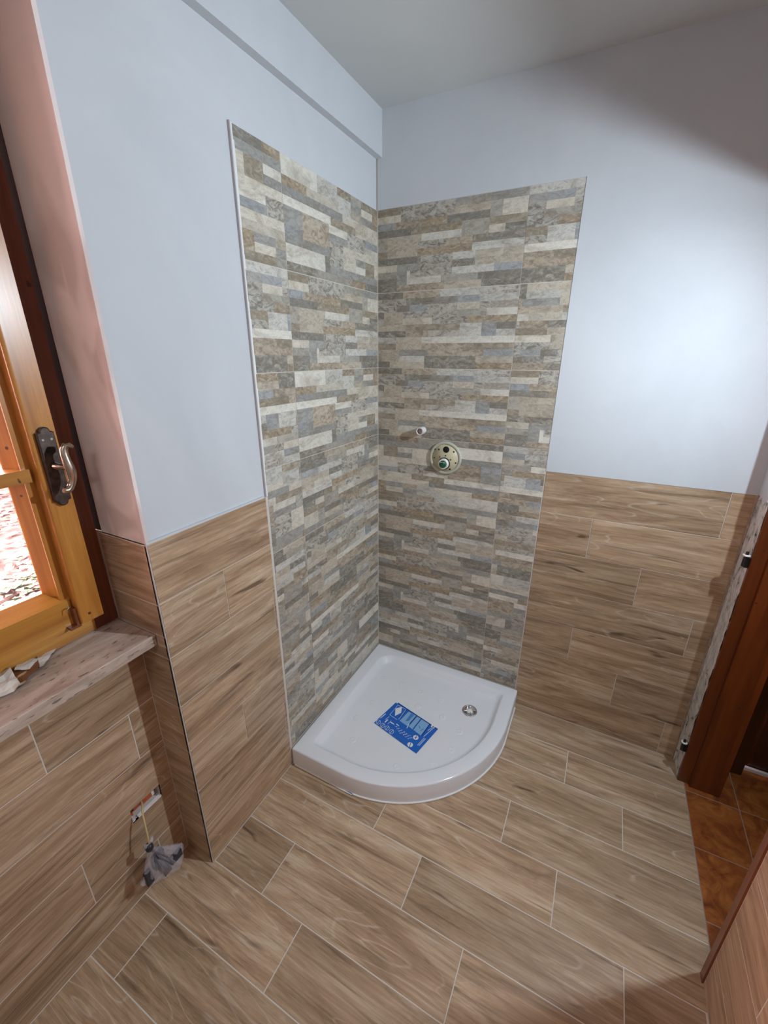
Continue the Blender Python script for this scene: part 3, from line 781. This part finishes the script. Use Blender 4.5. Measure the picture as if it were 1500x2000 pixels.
# drain
dr = link('drain', MB().lathe([(.036, -.001), (.0355, .003), (.033, .0042), (.029, .0036), (.0275, .002), (.0272, -.0005), (.0001, -.0005)], 36).mesh('drain', M['chrome']), tray, (.606, -.210, FZ + .001))
MB().lathe([(.014, -.004), (.014, .002), (.012, .0035), (.0001, .0035)], 24).build('drain_hub', M['wplast'], dr)
sp = MB()
for k in range(4):
    a = k * math.pi / 2 + .5; c, s_ = math.cos(a), math.sin(a)
    sp.tube([(.010*c, .010*s_, .001), (.028*c, .028*s_, .002)], .003, 6)
sp.build('drain_spoke', M['chrome'], dr)
# instruction sticker
A, B_, D_ = Vector((.237, -.487)), Vector((.275, -.324)), Vector((.475, -.546))
eu, ev = D_ - A, B_ - A
def st(u, v, z): p = A + eu * u + ev * v; return (p.x - .004, p.y + .004, z)
sz = FZ + .0022
s1 = MB()
def poly(mb, uv, z0, z1):
    k = len(uv); vs = [st(u, v, z0) for u, v in uv] + [st(u, v, z1) for u, v in uv]
    mb.add(vs, [tuple(range(k))[::-1], tuple(range(k, 2*k))] + [(i, (i+1) % k, k+(i+1) % k, k+i) for i in range(k)])
poly(s1, [(0, 0), (1, 0), (1, 1), (.04, 1.0), (.04, .955), (0, .955)], sz - .0006, sz)
sticker = s1.build('instruction_sticker', M['blue'], tray); sticker['label'] = 'blue printed instruction sticker on the tray floor'
def uv7(x, y):   # from positions measured in the sticker close-up
    px, py = x - 170, y - 345; ux, uy, vx, vy = 480, 350, 260, -237; det = ux * vy - uy * vx
    return ((px * vy - py * vx) / det, (ux * py - uy * px) / det)
e = .0005
def prt(name, mat, polys, dz=e):
    mb = MB()
    for q in polys: poly(mb, q, sz - .0002, sz + dz)
    o = mb.build(name, mat, sticker)
    if len(polys) > 1: o['kind'] = 'stuff'
    return o
def ln(x0, y0, x1, y1, wd=.011):
    (a, b), (c, d) = uv7(x0, y0), uv7(x1, y1); L = Vector((c - a, (d - b) * .68)); L.normalize()
    nx, ny = -L.y * wd / 2, L.x * wd / 2 / .68
    return [(a + nx, b + ny), (c + nx, d + ny), (c - nx, d - ny), (a - nx, b - ny)]
prt('sticker_border', M['blue2'], [[(.05, .965), (.97, .965), (.97, .985), (.05, .985)], ln(540, 215, 460, 300, .012), ln(665, 300, 570, 400, .016), ln(720, 335, 625, 440, .01), ln(820, 400, 715, 520, .02)])
prt('printed_panel', M['pale'], [[uv7(575, 240), uv7(665, 295), uv7(555, 405), uv7(468, 342)], [uv7(675, 305), uv7(718, 330), uv7(615, 445), uv7(572, 412)], [uv7(728, 338), uv7(818, 395), uv7(708, 520), uv7(625, 452)]])
def disc(x, y, r, m=18):
    u, v = uv7(x, y); return [(u + r * math.cos(2*math.pi*i/m), v + r / .68 * math.sin(2*math.pi*i/m)) for i in range(m)]
prt('printed_mark', M['ink'], [[uv7(415, 195), uv7(497, 178), uv7(485, 250), uv7(412, 282)], disc(650, 535, .050), disc(585, 605, .050), [uv7(840, 408), uv7(880, 432), uv7(862, 452), uv7(826, 428)]], .0007)
lines = [ln(790, 470, 845, 440, .008), ln(740, 530, 850, 452, .008), ln(665, 615, 745, 545, .008), ln(680, 622, 760, 552, .008),
         ln(240, 300, 300, 250, .012), ln(295, 350, 330, 320, .02), ln(360, 350, 400, 375, .02), ln(430, 375, 460, 400, .015), ln(350, 265, 440, 160, .005),
         ln(440, 150, 540, 210, .005), ln(350, 265, 440, 330, .005), ln(455, 325, 540, 215, .006), ln(300, 320, 345, 285, .006), ln(330, 370, 370, 335, .006), ln(550, 430, 580, 380, .012)]
rnd = random.Random(9)
for r_ in range(5):      # small illegible text strokes
    for q in range(7):
        x = 400 + q * 30 + r_ * 18 + rnd.uniform(-4, 4); y = 400 + q * 21 + r_ * 24 - 20
        u, v = uv7(x, y)
        if 0.1 < u < .74 and .08 < v < .55: k_ = rnd.uniform(6, 14); lines.append(ln(x, y, x + k_, y + k_ * .73, .007))
for cx_, cy_ in ((220, 342), (272, 383), (325, 415), (376, 457)):
    for i in range(10):
        a0, a1 = 2*math.pi*i/10, 2*math.pi*(i+1)/10
        lines.append(ln(cx_ + 26*math.cos(a0), cy_ + 24*math.sin(a0), cx_ + 26*math.cos(a1), cy_ + 24*math.sin(a1), .006))
    lines.append(ln(cx_ - 16, cy_ + 15, cx_ + 16, cy_ - 15, .007))
prt('printed_line', M['ink'], lines, .0006)
prt('mark_detail', M['blue2'], [ln(640, 552, 662, 518, .012), ln(632, 532, 668, 540, .008), ln(578, 628, 594, 582, .012), ln(842, 440, 858, 428, .012), ln(858, 428, 864, 442, .01), ln(690, 410, 702, 440, .008), ln(708, 468, 742, 448, .008)], .0009)
prt('panel_detail', M['pale'], [[uv7(605, 262), uv7(640, 285), uv7(575, 350), uv7(535, 350)]], .0007)
bpy.data.objects['panel_detail'].data.materials[0] = plain('mid_blue_ink', (0.07, 0.22, 0.52), .35)

# ------------------------------------------------------------------ mixer and pipe stub on the back wall
Y2 = Matrix.Rotation(R(90), 4, 'X')          # local z -> -y (out of the back wall)
mx = thing('shower_mixer', 'round cream plastic mixer rough-in plate with a green cartridge on the stone tiles', 'mixer valve', (0.347, 0, 1.222))
def yl(prof, seg=40, dx=0, dz=0): return MB().lathe(prof, seg, Matrix.Translation((dx, 0, dz)) @ Y2)
yl([(.0745, -.001), (.0745, .008), (.0725, .010), (.066, .0105), (.0625, .0075), (.061, .006)]).build('plate_rim', M['rim'], mx)
yl([(.0615, .003), (.061, .0085), (.0001, .0085)]).build('mounting_plate', M['plate'], mx)
yl([(.0145, .0086), (.0143, .0098), (.0001, .0096)], 24, .004, .040).build('inlet_hole', M['void'], mx)  # near-black disc on the plate, painted shade of the opening
for x, z, r_ in [(-.048,.036,.003), (-.031,.037,.0038), (.040,.033,.0038), (-.052,-.003,.0028), (-.026,.003,.003), (.002,.012,.0028), (.027,-.004,.003), (.052,-.016,.0032), (.026,-.048,.0038)]:
    yl([(r_, .0086), (r_, .0094), (.0001, .0094)], 10, x, z).build('screw_hole', M['void'], mx)  # small near-black discs, the holes' shade put in as colour
yl([(.0275, .0086), (.0275, .012), (.024, .013), (.0235, .0086)], 32, -.002, -.024).build('cartridge_seal', M['iron'], mx)
ct = yl([(.0235, .0086), (.0235, .026), (.0215, .029), (.0165, .029), (.016, .024)], 32, -.002, -.024).build('cartridge_collar', M['wplast'], mx)
gc = yl([(.0165, .010), (.0165, .031), (.0145, .034), (.0001, .034)], 24, -.002, -.024).build('cartridge_core', M['green'], mx)
MB().box(-.0065, .0025, -.044, -.033, -.034, -.014).build('spindle_fin', M['green'], gc)
MB().box(-.012, .008, -.0345, -.0335, -.016, -.013).build('core_rib', M['wplast'], gc)

pp = thing('conduit_stub', 'short white and pink plastic pipe end sticking out of the stone tiles', 'pipe', (0.232, 0, 1.338))
yl([(.0165, -.002), (.017, .030), (.0172, .040), (.0158, .041), (.0128, .041), (.0125, .005), (.0001, .005)], 24).build('pipe_end', M['wplast'], pp)
yl([(.0129, .038), (.0160, .0415), (.0168, .0405), (.0174, .036), (.0171, .034)], 24).build('pipe_lip', M['pink'], pp)
yl([(.0126, .006), (.0127, .036)], 24).build('pipe_lining', M['kraft'], pp)

# ------------------------------------------------------------------ cable with its bagged fitting
cbl = thing('electric_cable', 'thin yellowish cable bending out of the broken socket hole under the window', 'cable', (XN, -1.335, .345))
c0 = Vector((XN, -1.335, .345))
pts = [Vector(p) - c0 for p in [(XN - .05, -1.318, .338), (XN - .01, -1.325, .347), (-.105, -1.338, .360), (-.088, -1.350, .352), (-.074, -1.358, .325), (-.065, -1.363, .295), (-.060, -1.367, .268), (-.058, -1.37, .245)]]
sm = []
for i in range(len(pts) - 1):
    p0, p1, p2, p3 = pts[max(i-1, 0)], pts[i], pts[i+1], pts[min(i+2, len(pts)-1)]
    for t in (0, .25, .5, .75):
        sm.append(0.5 * ((2*p1) + (p2-p0)*t + (2*p0-5*p1+4*p2-p3)*t*t + (3*p1-p0-3*p2+p3)*t**3))
sm.append(pts[-1])
MB().tube(sm, .0030, 8).build('cable_sheath', M['cable'], cbl)
bagT = thing('plastic_bag', 'clear crumpled plastic bag wrapped around a dark fitting, hanging from the cable', 'bag', (-0.058, -1.37, 0.25))
nk = Vector((-0.058, -1.370, 0.250)); EDG = [Vector(p) for p in [(-.062, -1.418, .142), (-.058, -1.385, .105), (-.060, -1.345, .072), (-.056, -1.305, .052), (-.060, -1.282, .078), (-.062, -1.272, .128)]]
def edge(s):
    q = s * (len(EDG) - 1); i = min(int(q), len(EDG) - 2); f = q - i; return EDG[i].lerp(EDG[i+1], f)
bm_ = MB(); NS, NTt = 30, 14
for side in (1, -1):
    vs = []
    for j in range(NTt + 1):
        t = 0.06 + .94 * j / NTt
        for i in range(NS + 1):
            s_ = i / NS; p = nk.lerp(edge(s_), t)
            fold = .5 + .9 * noise.noise(Vector((s_ * 13, t * 2.2, side * 4.0)))
            bul = math.sin(math.pi * min(1, t * .95 + .04)) * math.sin(math.pi * s_) ** .5
            p.x += side * (.003 + .022 * bul * fold + .003 * noise.noise(Vector((s_ * 34, t * 8, side))))
            vs.append(p - nk)
    fs = [(j*(NS+1)+i, j*(NS+1)+i+1, (j+1)*(NS+1)+i+1, (j+1)*(NS+1)+i) for j in range(NTt) for i in range(NS)]
    if side < 0: fs = [f[::-1] for f in fs]
    bm_.add(vs, fs, False)
bm_.build('bag_film', M['bag'], bagT)
tf = MB()
for q, (dy, dz) in enumerate([(.012, .032), (-.010, .022), (.020, .022)]):
    vs = []
    for j in range(7):
        t = j / 6
        for sgn in (-1, 1):
            wdt = .009 * math.sin(math.pi * (.12 + .86 * t)); vs.append((.004 * math.sin(q + t * 3), dy * t + sgn * wdt * .8, .004 + dz * t))
    tf.add(vs, [(2*j, 2*j+1, 2*j+3, 2*j+2) for j in range(6)], True)
tf.build('bag_neck', M['bag'], bagT)
MB().lathe([(.0001, -.006), (.010, -.006), (.0115, 0), (.0110, .012), (.006, .016), (.0001, .016)], 16).build('black_tie', M['device'], bagT)
dv = MB()
for (a, b, c, d, e_, f) in [(-.008, .008, -.002, .034, -.105, -.045), (-.006, .008, .045, .085, -.150, -.120), (-.007, .007, -.035, -.012, -.130, -.075), (-.006, .006, .018, .044, -.165, -.10)]:
    dv.box(a, b, c, d, e_, f)
o = dv.build('dark_fitting', M['device'], bagT); mm = o.modifiers.new('bevel', 'BEVEL'); mm.width = .003; mm.segments = 2

# small chip of plaster on the floor
cp = thing('plaster_chip', 'tiny white plaster chip on the floor tiles near the window side', 'debris', (0.29, -1.52, 0))
MB().add([( -.006,-.002,0),(.007,0,0),(.002,.004,0),(-.001,.001,.003)], [(0,2,1),(0,1,3),(1,2,3),(2,0,3)]) 
cm = MB(); cm.add([(-.006,-.002,0),(.007,0,0),(.002,.004,0),(-.001,.001,.003)], [(0,2,1),(0,1,3),(1,2,3),(2,0,3)]); cm.build('chip', M['silic'], cp)

# ------------------------------------------------------------------ outdoors seen through the window
GZ = -0.20
def gz(x, y):
    d = max(0, -2.75 - x)
    return GZ + 0.045 * d + (0.25 * max(0, d - 6.9)) * 1.0 + 0.10 * noise.noise(Vector((x * .5, y * .5, 0)))
gm = MB(); NX, NY_ = 46, 40; vs = []
for j in range(NY_ + 1):
    for i in range(NX + 1):
        x = -2.6 - 22 * (i / NX) ** 1.5; y = -9 + 26 * j / NY_
        vs.append((x, y, gz(x, y)))
gm.add(vs, [(j*(NX+1)+i, j*(NX+1)+i+1, (j+1)*(NX+1)+i+1, (j+1)*(NX+1)+i) for j in range(NY_) for i in range(NX)], True)
struct(gm.build('ground', M['soil']), 'sloping garden ground under fallen leaves')
struct(MB().box(-2.62, -0.36, -9, 17, -0.5, GZ - .06).build('ground_path', M['concrete']), 'pale concrete path along the house')
kb = struct(MB().box(-2.80, -2.56, -9, 17, -0.5, GZ + .03).build('ground_kerb', M['concrete']), 'pale concrete kerb of the garden bed')
rnd = random.Random(11)
lm = MB()
for q in range(9000):
    x = -2.85 - rnd.random() ** 1.3 * 9; y = -2.2 + rnd.random() * 9 + (-x) * .15
    if x < -8.6: continue
    z = gz(x, y) + .01 + rnd.random() * .03; a = rnd.random() * 6.28; L = rnd.uniform(.035, .075); W_ = L * rnd.uniform(.35, .6)
    t1, t2 = rnd.uniform(-.5, .5), rnd.uniform(-.5, .5)
    ux, uy = math.cos(a), math.sin(a); lm.cur = rnd.choice((0, 0, 1, 1, 2))
    lm.add([(x - ux*L, y - uy*L, z - L*t1*.4), (x + uy*W_, y - ux*W_, z + W_*t2 + .01), (x + ux*L, y + uy*L, z + L*t1*.4 + .008), (x - uy*W_, y + ux*W_, z - W_*t2 + .012)],
           [(0, 1, 2), (0, 2, 3)])
lm.cur = 3
for cx_, cy_, rad, num in [(-3.15, -.35, .35, 260), (-4.6, .65, .35, 160), (-3.6, .25, .3, 150), (-5.6, 1.2, .3, 90), (-3.3, 1.4, .5, 160)]:
    for q in range(num):
        x = cx_ + rnd.gauss(0, rad * .5); y = cy_ + rnd.gauss(0, rad * .7); z = gz(x, y) + rnd.uniform(.02, .07); a = rnd.random() * 6.28; L = rnd.uniform(.02, .04)
        ux, uy = math.cos(a) * L, math.sin(a) * L
        lm.add([(x - ux, y - uy, z), (x + uy, y - ux, z + .008), (x + ux, y + uy, z + .004), (x - uy, y + ux, z + .012)], [(0, 1, 2), (0, 2, 3)])
lo = lm.build('leaf_litter', [M['leafa'], M['leafb'], M['leafc'], M['grass']])
lo['kind'] = 'stuff'; lo['label'] = 'fallen rust and pale leaves with green ivy covering the garden ground outside'; lo['category'] = 'leaves'
# dry-stone wall
sw = thing('dry_stone_wall', 'rough grey dry-stone garden wall beyond the fallen leaves', 'wall', (-9.3, 3, 0))
MB().box(-.12, .35, -9, 9, -.3, .88).build('wall_core', M['soil'], sw)
def stone_mesh(seed):
    r_ = random.Random(seed); b = bmesh.new(); bmesh.ops.create_icosphere(b, subdivisions=2, radius=1)
    for v in b.verts:
        n_ = noise.noise(v.co * 1.6 + Vector((seed * 7.3, 0, 0)))
        v.co = Vector([math.copysign(abs(c) ** .6, c) for c in v.co]) * (0.8 + .25 * n_)
    me = bpy.data.meshes.new('stone'); b.to_mesh(me); b.free(); me.materials.append(M['rock']); return me
sms = [stone_mesh(i) for i in range(5)]
r_ = random.Random(2); zc = -.05
while zc < .86:
    h = r_.uniform(.14, .24); yy = -3.2
    while yy < 3.2:
        wd = r_.uniform(.2, .45)
        o = link('stone', sms[r_.randrange(5)], sw, (-.0 + .16, yy + wd / 2, zc + h / 2))
        o.scale = (.13, wd / 2 * 1.06, h / 2 * 1.08); o.rotation_euler = (r_.uniform(-.08, .08), 0, 0)
        yy += wd
    zc += h * .96
# fence and tree on the bank
fc = thing('wooden_fence', 'orange-brown wooden rail fence on the bank behind the stone wall', 'fence', (-12.5, 4, 1.05))
for z in (.25, .65): MB().box(-.03, .03, -6, 6, z, z + .16).build('fence_rail', M['fence'], fc)
for y in range(-6, 7, 2): MB().box(-.09, -.03, y - .05, y + .05, -.6, .9).build('fence_post', M['fence'], fc)
for i, (x, y, h, r0) in enumerate([(-14.0, 6.1, 7, .22), (-15.5, 2.2, 7, .18), (-13.7, 8.6, 7, .16)]):
    tr = thing('bare_tree', ['bare tree trunk behind the fence, the thick one', 'bare tree trunk behind the fence, furthest to the left', 'slim bare tree trunk behind the fence, furthest to the right'][i], 'tree', (x, y, gz(x, y)))
    MB().tube([(0, 0, -.3), (.05, .02, 2), (.0, .1, 4), (.1, .1, h)], [r0, r0 * .85, r0 * .6, r0 * .25], 12).build('trunk', M['bark'], tr)
    for a in range(4):
        an = a * 1.7 + i; MB().tube([(0, .05, 2.6 + a * .8), (.7 * math.cos(an), .7 * math.sin(an), 3.5 + a * .8), (1.3 * math.cos(an), 1.3 * math.sin(an), 4.6 + a * .8)], [r0 * .35, r0 * .22, .02], 6).build('branch', M['bark'], tr)
